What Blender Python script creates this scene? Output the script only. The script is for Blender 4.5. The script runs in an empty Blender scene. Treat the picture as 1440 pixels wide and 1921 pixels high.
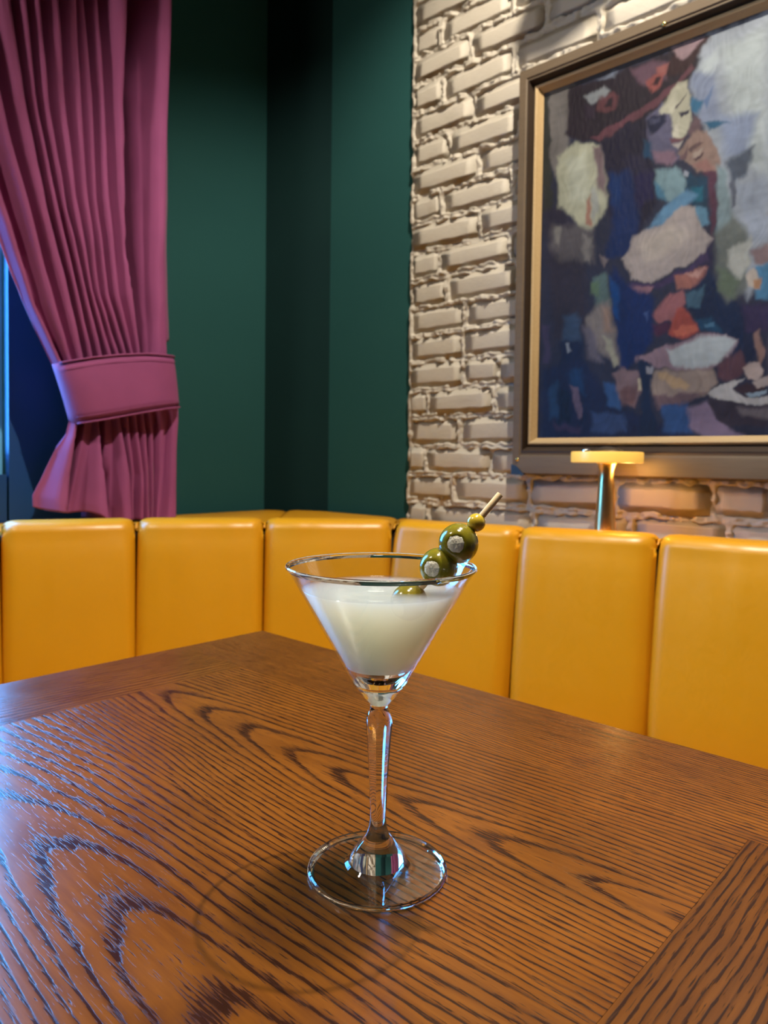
import bpy, bmesh, math, random
import numpy as np
from mathutils import Vector, Matrix
PI = math.pi
SC = bpy.context.scene
COL = SC.collection
rnd = random.Random(7)

# ---------------------------------------------------------------- camera
# room axes: X along the brick wall, Y towards it, Z up. Table top at 0.76 m.
FPX, CY0 = 1360.0, 909.0
PITCH, ROLL = math.radians(2.0), math.radians(0.75)
ax = np.array([.734, -.679]); ax /= np.hypot(*ax); by = np.array([-ax[1], ax[0]])
def _rot(v): return np.array([v[0]*ax[0]+v[1]*ax[1], v[0]*by[0]+v[1]*by[1], v[2]])
_F = np.array([0, math.cos(PITCH), -math.sin(PITCH)])
_U0 = np.array([0, math.sin(PITCH), math.cos(PITCH)]); _R0 = np.array([1., 0, 0])
CR = _rot(_R0*math.cos(ROLL)+_U0*math.sin(ROLL)); CU = _rot(_U0*math.cos(ROLL)-_R0*math.sin(ROLL)); CF = _rot(_F)
CP = np.array([0, 0, .984])
def on(x, y, axis, c):                      # a photo point carried to a real plane of the room
    d = CF + (x-720)/FPX*CR - (y-CY0)/FPX*CU
    return CP + d*((c-CP[axis])/d[axis])
def proj(P):
    v = np.asarray(P, float)-CP; z = v@CF
    return 720+FPX*(v@CR)/z, CY0-FPX*(v@CU)/z

cam = bpy.data.cameras.new('camera'); camo = bpy.data.objects.new('camera', cam); COL.objects.link(camo)
m = Matrix.Identity(4)
for i in range(3):
    m[i][0] = CR[i]; m[i][1] = CU[i]; m[i][2] = -CF[i]; m[i][3] = CP[i]
camo.matrix_world = m
cam.sensor_fit = 'AUTO'; cam.sensor_width = 36; cam.lens = 36*FPX/1921
cam.shift_y = -(960.5-CY0)/1921
cam.clip_start = .01
cam.dof.use_dof = True; cam.dof.focus_distance = .40; cam.dof.aperture_fstop = 15
SC.camera = camo

# ---------------------------------------------------------------- world, lights, exposure
W = bpy.data.worlds.new('world'); SC.world = W; W.use_nodes = True
bg = W.node_tree.nodes['Background']
bg.inputs['Color'].default_value = (.09, .46, 1.0, 1); bg.inputs['Strength'].default_value = 27.0
def light(name, kind, loc, power, color, to=None, **kw):
    l = bpy.data.lights.new(name, kind); o = bpy.data.objects.new(name, l); COL.objects.link(o)
    l.energy = power; l.color = color; o.location = loc
    for k, v in kw.items(): setattr(l, k, v)
    if to is not None: o.rotation_euler = (Vector(to)-Vector(loc)).to_track_quat('-Z', 'Y').to_euler()
    return o
WARM = (1.0, .90, .76)
# recessed ceiling downlights
light('downlight_picture', 'SPOT', (-.27, .82, 2.74), 195, WARM, to=(-.72, 1.45, 1.15), spot_size=math.radians(104), spot_blend=.5, shadow_soft_size=.018)
light('downlight_table', 'SPOT', (-.15, .30, 2.74), 76, WARM, to=(-.2, .28, 0), spot_size=math.radians(84), spot_blend=.7, shadow_soft_size=.16)
light('downlight_room', 'SPOT', (-1.25, -.75, 2.70), 88, WARM, to=(-.3, .5, .7), spot_size=math.radians(140), spot_blend=.6, shadow_soft_size=.12)
# daylight coming through the window on the left wall
pt = light('window_portal', 'AREA', (-1.890, .34, 1.55), 1, (1, 1, 1), to=(0, .34, 1.55), shape='RECTANGLE', size=.66, size_y=1.15)
pt.data.cycles.is_portal = True
SC.view_settings.view_transform = 'Standard'; SC.view_settings.look = 'None'
SC.view_settings.gamma = 1; SC.view_settings.use_curve_mapping = False
SC.view_settings.exposure = 0.0

# ---------------------------------------------------------------- helpers
def finish(name, me, mat=None, parent=None, loc=(0, 0, 0), rot=(0, 0, 0), smooth=False):
    o = bpy.data.objects.new(name, me); COL.objects.link(o)
    if mat is not None and len(me.materials) == 0: me.materials.append(mat)
    o.location = loc; o.rotation_euler = rot
    if parent is not None: o.parent = parent
    if smooth: me.polygons.foreach_set('use_smooth', [True]*len(me.polygons))
    return o
def obj(name, bm, mat=None, parent=None, smooth=False, **kw):
    me = bpy.data.meshes.new(name); bm.normal_update(); bm.to_mesh(me); bm.free()
    return finish(name, me, mat, parent, smooth=smooth, **kw)
def sharp(o, deg=35):
    o.data.polygons.foreach_set('use_smooth', [True]*len(o.data.polygons))
    o.data.set_sharp_from_angle(angle=math.radians(deg)); return o
def thing(name, label, cat, loc=(0, 0, 0), rot=(0, 0, 0), group=None):
    o = bpy.data.objects.new(name, None); COL.objects.link(o); o.location = loc; o.rotation_euler = rot
    o.empty_display_size = .05
    return tag(o, label, cat, group)
def tag(o, label, cat, group=None):
    o['label'] = label; o['category'] = cat
    if group: o['group'] = group
    return o
def struct(o): o['kind'] = 'structure'; return o
def box(bm, lo, hi, bevel=0):
    r = bmesh.ops.create_cube(bm, size=1)
    vs = r['verts']
    for v in vs:
        v.co = Vector([lo[i]+(v.co[i]+.5)*(hi[i]-lo[i]) for i in range(3)])
    if bevel:
        es = list({e for v in vs for e in v.link_edges})
        bmesh.ops.bevel(bm, geom=es, offset=bevel, segments=2, affect='EDGES', profile=.6)
    return bm
def boxo(name, lo, hi, mat, parent=None, bevel=0, **kw):
    return obj(name, box(bmesh.new(), lo, hi, bevel), mat, parent, **kw)
def grid_mesh(name, V, nu, nv, closed_u=False):
    """V: (nv, nu, 3) array"""
    me = bpy.data.meshes.new(name)
    idx = np.arange(nu*nv).reshape(nv, nu)
    if closed_u:
        r = np.roll(idx, -1, 1)
        f = np.stack([idx[:-1], r[:-1], r[1:], idx[1:]], -1).reshape(-1, 4)
    else:
        f = np.stack([idx[:-1, :-1], idx[:-1, 1:], idx[1:, 1:], idx[1:, :-1]], -1).reshape(-1, 4)
    me.from_pydata(np.asarray(V).reshape(-1, 3).tolist(), [], f.tolist()); me.update()
    return me
def lathe(bm, prof, n=48, radf=None):
    rings = []
    for r, z in prof:
        if r < 1e-6: rings.append([bm.verts.new((0, 0, z))])
        else:
            rr = []
            for k in range(n):
                a = 2*PI*k/n; q = r*(radf(a, z) if radf else 1)
                rr.append(bm.verts.new((q*math.cos(a), q*math.sin(a), z)))
            rings.append(rr)
    fs = []
    for A, B in zip(rings, rings[1:]):
        row = []
        for k in range(n):
            a0, a1 = A[k % len(A)], A[(k+1) % len(A)]; b0, b1 = B[k % len(B)], B[(k+1) % len(B)]
            vs = []
            for v in (a0, a1, b1, b0):
                if v not in vs: vs.append(v)
            if len(vs) > 2: row.append(bm.faces.new(vs))
        fs.append(row)
    return fs
def tube(bm, pts, rad, n=8, cap=True):
    pts = [Vector(p) for p in pts]; rings = []
    for i, p in enumerate(pts):
        t = (pts[min(i+1, len(pts)-1)]-pts[max(i-1, 0)]).normalized()
        u = t.cross(Vector((0, 0, 1)))
        if u.length < 1e-3: u = t.cross(Vector((1, 0, 0)))
        u.normalize(); w = t.cross(u)
        r = rad(i/(len(pts)-1)) if callable(rad) else rad
        rings.append([bm.verts.new(p+(u*math.cos(2*PI*k/n)+w*math.sin(2*PI*k/n))*r) for k in range(n)])
    for A, B in zip(rings, rings[1:]):
        for k in range(n): bm.faces.new((A[k], A[(k+1) % n], B[(k+1) % n], B[k]))
    if cap: bm.faces.new(rings[0][::-1]); bm.faces.new(rings[-1])
    return bm
_lat = {}
def vnoise(x, y, seed=0):
    """smooth value noise in numpy, -1..1"""
    if seed not in _lat: _lat[seed] = np.random.RandomState(seed+11).rand(256, 256)*2-1
    L = _lat[seed]; x = np.asarray(x, float); y = np.asarray(y, float)
    xi = np.floor(x).astype(int); yi = np.floor(y).astype(int); fx = x-xi; fy = y-yi
    fx = fx*fx*(3-2*fx); fy = fy*fy*(3-2*fy)
    g = lambda i, j: L[(yi+j) % 256, (xi+i) % 256]
    return (g(0, 0)*(1-fx)+g(1, 0)*fx)*(1-fy)+(g(0, 1)*(1-fx)+g(1, 1)*fx)*fy
def lin(c):
    c = np.asarray(c, float)/255
    return np.where(c <= .04045, c/12.92, ((c+.055)/1.055)**2.4)

# ---------------------------------------------------------------- materials
class MT:
    def __init__(s, name):
        s.m = bpy.data.materials.new(name); s.m.use_nodes = True; s.t = s.m.node_tree
        s.b = s.t.nodes['Principled BSDF']; s.out = s.t.nodes['Material Output']
    def n(s, kind, **kw):
        nd = s.t.nodes.new('ShaderNode'+kind)
        for k, v in kw.items():
            if hasattr(nd, k) and k not in nd.inputs.keys(): setattr(nd, k, v)
            else: s.put(nd.inputs[k], v)
        return nd
    def put(s, sock, v):
        if isinstance(v, bpy.types.NodeSocket): s.t.links.new(v, sock)
        elif isinstance(v, bpy.types.Node): s.t.links.new(v.outputs[0], sock)
        elif isinstance(v, (tuple, list)) and len(v) == 3 and sock.type == 'RGBA': sock.default_value = (*v, 1)
        else: sock.default_value = v
    def set(s, **kw):
        for k, v in kw.items(): s.put(s.b.inputs[k.replace('_', ' ')], v)
        return s
    def coord(s, scale=(1, 1, 1), out='Object', loc=(0, 0, 0), rot=(0, 0, 0)):
        tc = s.n('TexCoord'); mp = s.n('Mapping'); s.t.links.new(tc.outputs[out], mp.inputs[0])
        mp.inputs['Scale'].default_value = scale; mp.inputs['Location'].default_value = loc; mp.inputs['Rotation'].default_value = rot
        return mp.outputs[0]
    def noise(s, vec, scale=5, detail=3, rough=.5, dist=0):
        nd = s.n('TexNoise'); s.put(nd.inputs['Vector'], vec)
        nd.inputs['Scale'].default_value = scale; nd.inputs['Detail'].default_value = detail
        nd.inputs['Roughness'].default_value = rough; nd.inputs['Distortion'].default_value = dist
        return nd.outputs[0]
    def math(s, op, a, b=0., c=None):
        nd = s.n('Math', operation=op); s.put(nd.inputs[0], a); s.put(nd.inputs[1], b)
        if c is not None: s.put(nd.inputs[2], c)
        return nd.outputs[0]
    def ramp(s, fac, stops, interp='LINEAR'):
        nd = s.n('ValToRGB'); s.put(nd.inputs[0], fac); cr = nd.color_ramp; cr.interpolation = interp
        while len(cr.elements) < len(stops): cr.elements.new(.5)
        for e, (p, c) in zip(cr.elements, stops):
            e.position = p; e.color = (*c, 1) if len(c) == 3 else c
        return nd.outputs[0]
    def mix(s, fac, a, b, mode='MIX'):
        nd = s.n('Mix', data_type='RGBA', blend_type=mode)
        s.put(nd.inputs[0], fac); s.put(nd.inputs[6], a); s.put(nd.inputs[7], b)
        return nd.outputs[2]
    def bump(s, h, strength=.3, dist=.001, prev=None):
        nd = s.n('Bump'); s.put(nd.inputs['Height'], h); nd.inputs['Strength'].default_value = strength
        nd.inputs['Distance'].default_value = dist
        if prev is not None: s.t.links.new(prev, nd.inputs['Normal'])
        return nd.outputs[0]

def simple(name, col, rough=.5, metal=0., **kw):
    M = MT(name); M.set(Base_Color=col, Roughness=rough, Metallic=metal, **kw); return M.m

def mat_wall(name, c1, c2):
    M = MT(name); v = M.coord()
    n1 = M.noise(v, 3, 4, .6)
    weave = M.math('ADD', M.noise(M.coord((260, 260, 900)), 1, 2), M.noise(M.coord((900, 900, 260)), 1, 2))
    c = M.mix(n1, c1, c2); c = M.mix(M.math('MULTIPLY', weave, .18), c, (0, 0, 0))
    M.set(Base_Color=c, Roughness=.8, Normal=M.bump(weave, .35, .0006)); M.b.inputs['Specular IOR Level'].default_value = .12; return M.m
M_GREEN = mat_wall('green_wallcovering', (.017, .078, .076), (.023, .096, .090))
M_GREEN_DARK = mat_wall('corner_dark_green', (.003, .018, .020), (.004, .026, .024))  # same weave as the green walls, in a much darker tone
M_CEIL = simple('ceiling_paint', (.10, .09, .08), .9)
M_FLOOR = simple('floor_boards', (.06, .035, .02), .5)
M_OTHER = simple('far_wall_paint', (.10, .075, .055), .9)
M_NAVY = simple('navy_window_paint', (.003, .042, .14), .5)
M_RAIL = simple('pale_blue_daylit_frame', (.12, .38, .62), .4)  # daylight on the frame bars is put into this pale blue colour

def mat_brick():
    M = MT('painted_brick'); v = M.coord(out='Object')
    oi = M.n('ObjectInfo').outputs['Random']
    tc = M.n('NewGeometry').outputs['Position']
    a = M.noise(tc, 9, 5, .6); b = M.noise(tc, 70, 5, .65); d = M.noise(tc, 260, 3, .6)
    col = M.mix(a, (.40, .355, .285), (.48, .43, .35))
    chips = M.ramp(M.noise(tc, 38, 6, .7), [(.0, (0, 0, 0)), (.70, (0, 0, 0)), (.74, (1, 1, 1)), (1, (1, 1, 1))])
    col = M.mix(M.math('MULTIPLY', chips, .6), col, (.16, .10, .07))
    h = M.math('ADD', M.math('MULTIPLY', b, 1.0), M.math('MULTIPLY', d, .25))
    M.set(Base_Color=col, Roughness=.62, Normal=M.bump(h, .5, .003)); return M.m
M_BRICK = mat_brick()

def mat_leather():
    M = MT('mustard_leather'); tc = M.n('NewGeometry').outputs['Position']
    a = M.noise(tc, 5, 4, .55); b = M.noise(tc, 420, 3, .6); c = M.noise(tc, 34, 4, .7, 1.5)
    col = M.mix(a, (.58, .25, .003), (.66, .305, .004))
    col = M.mix(M.math('MULTIPLY', c, .16), col, (.66, .36, .03))
    r = M.math('ADD', M.math('MULTIPLY', c, .14), .30)
    nb = M.bump(b, .12, .0006); nb = M.bump(c, .10, .002, nb)
    M.set(Base_Color=col, Roughness=r, Normal=nb); M.b.inputs['Specular IOR Level'].default_value = .55
    return M.m
M_LEATHER = mat_leather()
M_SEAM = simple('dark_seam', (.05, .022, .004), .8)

def mat_cloth():
    M = MT('plum_curtain_cloth'); tc = M.n('NewGeometry').outputs['Position']
    v = M.n('Mapping'); M.put(v.inputs[0], tc); v.inputs['Scale'].default_value = (1, 1, .12)
    w = M.noise(v.outputs[0], 900, 2, .5); w2 = M.noise(tc, 1400, 2, .5)
    a = M.noise(tc, 14, 3)
    col = M.mix(a, (.22, .042, .135), (.28, .056, .170))
    M.set(Base_Color=col, Roughness=.85, Normal=M.bump(M.math('ADD', w, w2), .3, .0008))
    M.b.inputs['Sheen Weight'].default_value = .10; M.b.inputs['Sheen Roughness'].default_value = .4
    M.b.inputs['Sheen Tint'].default_value = (.8, .5, .7, 1)
    return M.m
M_CLOTH = mat_cloth()

def mat_wood(name, seed, dark=(.020, .005, .002), mid=(.080, .021, .003), light_=(.29, .094, .009), ringf=95., tilt=.055, depth=.03, shade=1.0, yoff=0.):
    """flat-sawn oak: growth rings cut at a slant, open pores in dashes along local X"""
    M = MT(name); tc = M.n('TexCoord').outputs['Object']
    sep = M.n('SeparateXYZ'); M.put(sep.inputs[0], tc); X, Y, Z = sep.outputs
    wv = M.n('Mapping'); M.put(wv.inputs[0], tc); wv.inputs['Scale'].default_value = (1.8, 6, 1); wv.inputs['Location'].default_value = (seed*3.1, seed*1.7, 0)
    wob = M.noise(wv.outputs[0], 1, 3, .5)
    wv2 = M.n('Mapping'); M.put(wv2.inputs[0], tc); wv2.inputs['Scale'].default_value = (12, 60, 1); wv2.inputs['Location'].default_value = (seed*5.1, seed, 0)
    wob2 = M.noise(wv2.outputs[0], 1, 3, .55)
    yy = M.math('ADD', M.math('ADD', Y, yoff), M.math('MULTIPLY', M.math('SUBTRACT', wob, .5), .050))
    zz = M.math('ADD', M.math('MULTIPLY', X, tilt), depth)
    rr = M.math('SQRT', M.math('ADD', M.math('MULTIPLY', yy, yy), M.math('MULTIPLY', zz, zz)))
    rr = M.math('ADD', rr, M.math('MULTIPLY', wob2, .0032))
    ring = M.math('FRACT', M.math('MULTIPLY', rr, ringf))
    band = M.ramp(ring, [(0, (1, 1, 1)), (.10, (.85,)*3), (.28, (.25,)*3), (.55, (0, 0, 0)), (.88, (.10,)*3), (1, (1, 1, 1))])
    pv = M.n('Mapping'); M.put(pv.inputs[0], tc); pv.inputs['Scale'].default_value = (55, 900, 1); pv.inputs['Location'].default_value = (seed, seed*2, 0)
    pore = M.noise(pv.outputs[0], 1, 3, .55, .3)
    poreT = M.math('SUBTRACT', .630, M.math('MULTIPLY', band, .24))
    pm = M.math('MULTIPLY', M.math('SUBTRACT', pore, poreT), 14.); pm = M.math('MINIMUM', M.math('MAXIMUM', pm, 0.), 1.)
    fv = M.n('Mapping'); M.put(fv.inputs[0], tc); fv.inputs['Scale'].default_value = (14, 190, 1)
    fine = M.noise(fv.outputs[0], 1, 4, .6)
    big = M.noise(tc, 5.5+seed*.3, 3, .55)
    f = M.math('ADD', M.math('MULTIPLY', fine, .55), M.math('MULTIPLY', big, .55))
    base = M.ramp(f, [(.25, tuple(c*shade for c in mid)), (.55, tuple((a*.5+b*.5)*shade for a, b in zip(mid, light_))), (.85, tuple(c*shade for c in light_))])
    col = M.mix(M.math('MULTIPLY', band, .62), base, tuple(c*1.7*shade for c in dark))
    col = M.mix(M.math('MULTIPLY', pm, .85), col, dark)
    st = M.ramp(M.noise(tc, 11, 4, .6), [(.0, (0, 0, 0)), (.62, (0, 0, 0)), (.72, (1, 1, 1)), (1, (1, 1, 1))])
    col = M.mix(M.math('MULTIPLY', st, .35), col, (.05, .014, .007))
    dust = M.ramp(M.noise(tc, 900, 1, .5), [(0, (0, 0, 0)), (.80, (0, 0, 0)), (.83, (1, 1, 1)), (1, (1, 1, 1))])
    col = M.mix(M.math('MULTIPLY', dust, .35), col, (.5, .36, .2))
    h = M.math('SUBTRACT', M.math('MULTIPLY', fine, .35), M.math('MULTIPLY', pm, .8))
    h = M.math('SUBTRACT', h, M.math('MULTIPLY', band, .25))
    rough = M.math('ADD', M.math('MULTIPLY', M.noise(tc, 30, 3), .12), .16)
    M.set(Base_Color=col, Roughness=rough, Normal=M.bump(h, .22, .0006))
    M.b.inputs['Specular IOR Level'].default_value = .5
    return M.m
def mat_darkwood(name, c1, c2):
    M = MT(name); tc = M.coord((6, 6, 6)); s = M.coord((14, 200, 200))
    f = M.noise(s, 1, 4, .6); g = M.noise(tc, 1, 3)
    M.set(Base_Color=M.mix(M.math('MULTIPLY', M.math('ADD', f, g), .5), c1, c2), Roughness=.5, Normal=M.bump(f, .3, .001)); M.b.inputs['Specular IOR Level'].default_value = .25; return M.m
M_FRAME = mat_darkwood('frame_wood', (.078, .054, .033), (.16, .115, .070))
M_SLOPE = mat_darkwood('shaded_frame_slope', (.022, .014, .009), (.050, .032, .020))  # frame wood darkened in colour to stand for shade on the inner slope
M_LINER = mat_darkwood('gilt_liner', (.30, .19, .08), (.52, .38, .20))
M_BRASS = simple('polished_brass', (.86, .62, .30), .28, 1.)
M_GOLD = simple('brass_screw', (.85, .68, .25), .25, 1.)
M_BLACK = simple('black_metal', (.012, .012, .012), .35)

def mat_thin_glass(name, tint=(.97, .985, .98)):
    M = MT(name); t = M.t; t.nodes.remove(M.b)
    tr = M.n('BsdfTransparent'); tr.inputs[0].default_value = (*tint, 1)
    gl = M.n('BsdfGlossy'); gl.inputs['Roughness'].default_value = .01; gl.inputs['Color'].default_value = (1, 1, 1, 1)
    fr = M.n('Fresnel'); fr.inputs['IOR'].default_value = 1.45
    g = M.n('NewGeometry'); 
    mx = M.n('MixShader'); M.put(mx.inputs[0], M.math('MINIMUM', fr.outputs[0], .6)); t.links.new(tr.outputs[0], mx.inputs[1]); t.links.new(gl.outputs[0], mx.inputs[2])
    # Fresnel from inside a thin wall would go to total reflection: use the outside value for both faces
    iv = M.math('ADD', M.math('MULTIPLY', g.outputs['Backfacing'], 1/1.45-1.45), 1.45); M.put(fr.inputs['IOR'], iv)
    lw = M.n('LayerWeight'); lw.inputs['Blend'].default_value = .12
    M.put(mx.inputs[0], M.math('MINIMUM', M.math('ADD', M.math('MULTIPLY', lw.outputs['Facing'], .5), .035), .6))
    t.links.new(mx.outputs[0], M.out.inputs[0]); return M.m
M_THIN = mat_thin_glass('thin_glass')
M_PANE = mat_thin_glass('window_glass', (.9, .95, 1))
M_GLASS = MT('clear_glass').set(Base_Color=(1, 1, 1), Roughness=0., IOR=1.5, Transmission_Weight=1.).m

# ---------------------------------------------------------------- room shell
XL, YB, ZC = -1.873, 1.575, 2.75
struct(boxo('floor', (XL-.3, -2.6, -.05), (2.0, YB+.2, 0), M_FLOOR))
struct(boxo('ceiling', (XL-.3, -2.6, ZC), (2.0, YB+.2, ZC+.05), M_CEIL))
struct(boxo('wall_right', (1.9, -2.6, 0), (2.0, YB+.1, ZC), M_OTHER))
struct(boxo('wall_front', (XL, -2.6, 0), (1.9, -2.5, ZC), M_OTHER))
# left wall with the window opening
WY0, WY1, WZ0, WZ1 = .0, .669, .93, 2.16
bm = bmesh.new()
for lo, hi in (((XL-.16, -2.5, 0), (XL, WY0, ZC)), ((XL-.16, WY1, 0), (XL, 1.455, ZC)),
               ((XL-.16, WY0, 0), (XL, WY1, WZ0)), ((XL-.16, WY0, WZ1), (XL, WY1, ZC))): box(bm, lo, hi)
struct(obj('wall_left', bm, M_GREEN))
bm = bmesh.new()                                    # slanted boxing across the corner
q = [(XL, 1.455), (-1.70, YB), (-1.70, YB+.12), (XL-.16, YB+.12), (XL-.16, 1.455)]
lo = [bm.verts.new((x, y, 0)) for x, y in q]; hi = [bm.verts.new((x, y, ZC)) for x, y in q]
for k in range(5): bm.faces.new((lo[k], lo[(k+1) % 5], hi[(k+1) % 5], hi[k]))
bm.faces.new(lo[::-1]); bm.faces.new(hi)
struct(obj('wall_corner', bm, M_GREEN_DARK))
struct(boxo('wall_rear', (-1.70, YB, 0), (-1.352, YB+.12, ZC), M_GREEN))
# window: casing, frame bars, pane, sill
win = bpy.data.objects.new('window_1', None); COL.objects.link(win); struct(win)
cas = [((XL-.002, WY1, WZ0-.12), (XL+.022, WY1+.34, WZ1+.1)), ((XL-.002, WY0-.10, WZ0-.12), (XL+.022, WY0+.005, WZ1+.1)),
       ((XL-.002, WY0+.005, WZ1-.005), (XL+.022, WY1-.005, WZ1+.1)), ((XL-.002, WY0+.005, WZ0-.12), (XL+.022, WY1-.005, WZ0+.005))]
for lo, hi in cas: boxo('window_casing', lo, hi, M_NAVY, win, bevel=.0004)
for lo, hi in (((XL-.06, WY1-.013, WZ0), (XL-.012, WY1, WZ1)), ((XL-.06, WY0, WZ0), (XL-.012, WY0+.016, WZ1)),
               ((XL-.06, WY0+.016, WZ0), (XL-.012, WY1-.013, WZ0+.06)), ((XL-.06, WY0+.016, WZ1-.05), (XL-.012, WY1-.013, WZ1)),
               ((XL-.055, WY0+.016, 1.60), (XL-.015, WY1-.013, 1.63))):
    boxo('window_frame', lo, hi, M_RAIL, win, bevel=.002)
for z0, z1 in ((WZ0+.06, 1.60), (1.63, WZ1-.05)):
    boxo('pane', (XL-.032, WY0+.016, z0), (XL-.028, WY1-.013, z1), M_PANE, win)

# ---------------------------------------------------------------- brick wall
YF = 1.56                                            # face of the bricks
wb = boxo('wall_back', (-1.352, YF+.014, 0), (1.9, YB+.12, ZC), M_BRICK); struct(wb)
CZ = .0768; zrow0 = float(on(860, 592, 1, YF)[2])    # centre height of one course
FX0, FX1, FZ0, FZ1 = -.976, -.13, .952, 1.918       # picture
def xat(px, py): return float(on(px, py, 1, YF)[0])
fixed = {1: [(838, 539)], 0: [(871, 592)], -1: [(866, 640)], -2: [(869, 698)], -3: [(802, 748), (927, 748)], -4: [(861, 806)],
         -5: [(799, 858), (920, 858)], -6: [(850, 913), (991, 930), (1155, 930), (1334, 930)], -7: [(802, 963), (1000, 985), (1181, 985), (1368, 985)]}
bricks = []                                          # x0, x1, z0, z1
rb = random.Random(3)
for k in range(-9, 15):
    zc = zrow0+k*CZ+rb.uniform(-.0025, .0025)
    js = sorted(xat(*q) for q in fixed.get(k, []))
    if not js: js = [-1.352+(.215 if k % 2 else .110)+rb.uniform(-.02, .02)]
    while js[0]-.215 > -1.33: js.insert(0, js[0]-.225)
    while js[-1] < 0: js.append(js[-1]+(.225 if rb.random() < .9 else .115))
    js = [-1.352]+js
    for x0, x1 in zip(js, js[1:]):
        if x1-x0 < .03: continue
        if x0 > FX0+.05 and x1 < FX1-.03 and zc-.04 > FZ0 and zc+.04 < FZ1: continue
        bricks.append((x0+.003+rb.uniform(0, .003), x1-.002-rb.uniform(0, .004), zc-.0345+rb.uniform(-.001, .004), zc+.0345+rb.uniform(-.004, .001)))
def brick_variant(seed):
    r = random.Random(seed); nx, nz = 6, 4
    bm = bmesh.new(); g = []
    for j in range(nz+1):
        row = []
        for i in range(nx+1):
            u = -1+2*i/nx; v = -1+2*j/nz
            e = max(abs(u)**5, abs(v)**4)
            y = .0028*e*e+r.uniform(-.0014, .0016)
            if abs(u) == 1 and abs(v) == 1: y += .003
            cu = u*(1-.05*abs(v)**3)+r.uniform(-.015, .015); cv = v*(1-.10*abs(u)**5)+r.uniform(-.045, .045)
            row.append(bm.verts.new((cu*.5, y, cv*.5)))
        g.append(row)
    for j in range(nz):
        for i in range(nx): bm.faces.new((g[j][i], g[j][i+1], g[j+1][i+1], g[j+1][i]))
    rim = g[0][:]+[g[j][nx] for j in range(1, nz+1)]+[g[nz][i] for i in range(nx-1, -1, -1)]+[g[j][0] for j in range(nz-1, 0, -1)]
    bk = [bm.verts.new((v.co.x*1.03, .022, v.co.z*1.03)) for v in rim]
    for i in range(len(rim)):
        a = (i+1) % len(rim); bm.faces.new((rim[a], rim[i], bk[i], bk[a]))
    me = bpy.data.meshes.new('brick'); bm.normal_update(); bm.to_mesh(me); bm.free()
    me.materials.append(M_BRICK); me.polygons.foreach_set('use_smooth', [True]*len(me.polygons)); return me
variants = [brick_variant(s) for s in range(10)]
for (x0, x1, z0, z1) in bricks:
    o = bpy.data.objects.new('brick', variants[rb.randrange(10)]); COL.objects.link(o); o.parent = wb
    o.location = ((x0+x1)/2, YF+rb.uniform(-.004, .003), (z0+z1)/2); o.scale = (x1-x0, 1, z1-z0)
    o.rotation_euler = (rb.uniform(-.05, .05), rb.uniform(-.02, .02), rb.uniform(-.02, .02))
# the lumpy painted mortar between and over the brick edges
def mortar(x0, x1, z0, z1, step):
    nx = int((x1-x0)/step); nz = int((z1-z0)/step)
    X, Z = np.meshgrid(np.linspace(x0, x1, nx), np.linspace(z0, z1, nz))
    sd = np.full(X.shape, .05)
    wx = X+.0035*vnoise(X*60, Z*60, 5); wz = Z+.0040*vnoise(X*48, Z*48, 6)
    for (a, b, c, d) in bricks:
        m_ = (X > a-.06) & (X < b+.06) & (Z > c-.06) & (Z < d+.06)
        if not m_.any(): continue
        dx = np.maximum(a-wx[m_], wx[m_]-b); dz = np.maximum(c-wz[m_], wz[m_]-d)
        s = np.where((dx > 0) & (dz > 0), np.hypot(dx, dz), np.maximum(dx, dz)); sd[m_] = np.minimum(sd[m_], s)
    n1 = vnoise(X*55, Z*55, 1); n2 = vnoise(X*140, Z*140, 2); n3 = vnoise(X*22, Z*30, 3)
    lump = np.clip(n1*.6+n2*.35+n3*.5, -.6, 1.)
    hgt = -.0018+.0016*n2+.0028*n1-.016*np.clip(vnoise(X*26, Z*26, 4)-.30, 0, 1)                                   # open joint
    ridge = np.exp(-((sd-.0003)/.0036)**2)*(.0048+.0070*lump)           # mortar squeezed over the edges
    inside = np.clip((-sd-.003)/.005, 0, 1)
    hgt = hgt+ridge-inside*.012
    hgt = np.minimum(hgt, .001+np.clip((X+1.350)/.02, 0, 1)*.02)
    Y = YF-hgt
    me = grid_mesh('mortar', np.stack([X, Y, Z], -1), nx, nz)
    o = finish('mortar', me, M_BRICK, wb, smooth=True); o['kind'] = 'stuff'; return o
mortar(-1.354, -.955, .70, 2.50, .0030)
mortar(-.96, -.10, .70, .985, .0032)
mortar(-.96, -.10, 1.90, 2.50, .0038)

# ---------------------------------------------------------------- banquette
bq = thing('banquette', 'long mustard leather corner banquette with tall channelled back cushions', 'bench')
fronts = [(-1.60, .02), (-1.60, .285), (-1.555, .545), (-1.453, .784), (-1.292, 1.004), (-1.092, 1.209), (-.807, 1.277), (-.55, 1.354), (-.29, 1.385), (-.02, 1.385), (.25, 1.385)]
wallX, wallY = XL+.024, YF-.022
backs = [(wallX, .02), (wallX, .285), (wallX, .60), (wallX+.03, .93), (-1.80, 1.49), (-1.37, wallY), (-.84, wallY), (-.55, wallY), (-.29, wallY), (-.02, wallY), (.25, wallY)]
corner_pts = {3: [(wallX+.015, 1.43)], 4: [(-1.69, wallY)]}
def back_pt(i, s):
    pts = [Vector(backs[i])]+[Vector(p) for p in corner_pts.get(i, [])]+[Vector(backs[i+1])]
    L = [(b-a).length for a, b in zip(pts, pts[1:])]; t = s*sum(L)
    for a, b, l in zip(pts, pts[1:], L):
        if t <= l or b is pts[-1]: return a.lerp(b, min(t/l, 1))
        t -= l
ZF = .836
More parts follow.
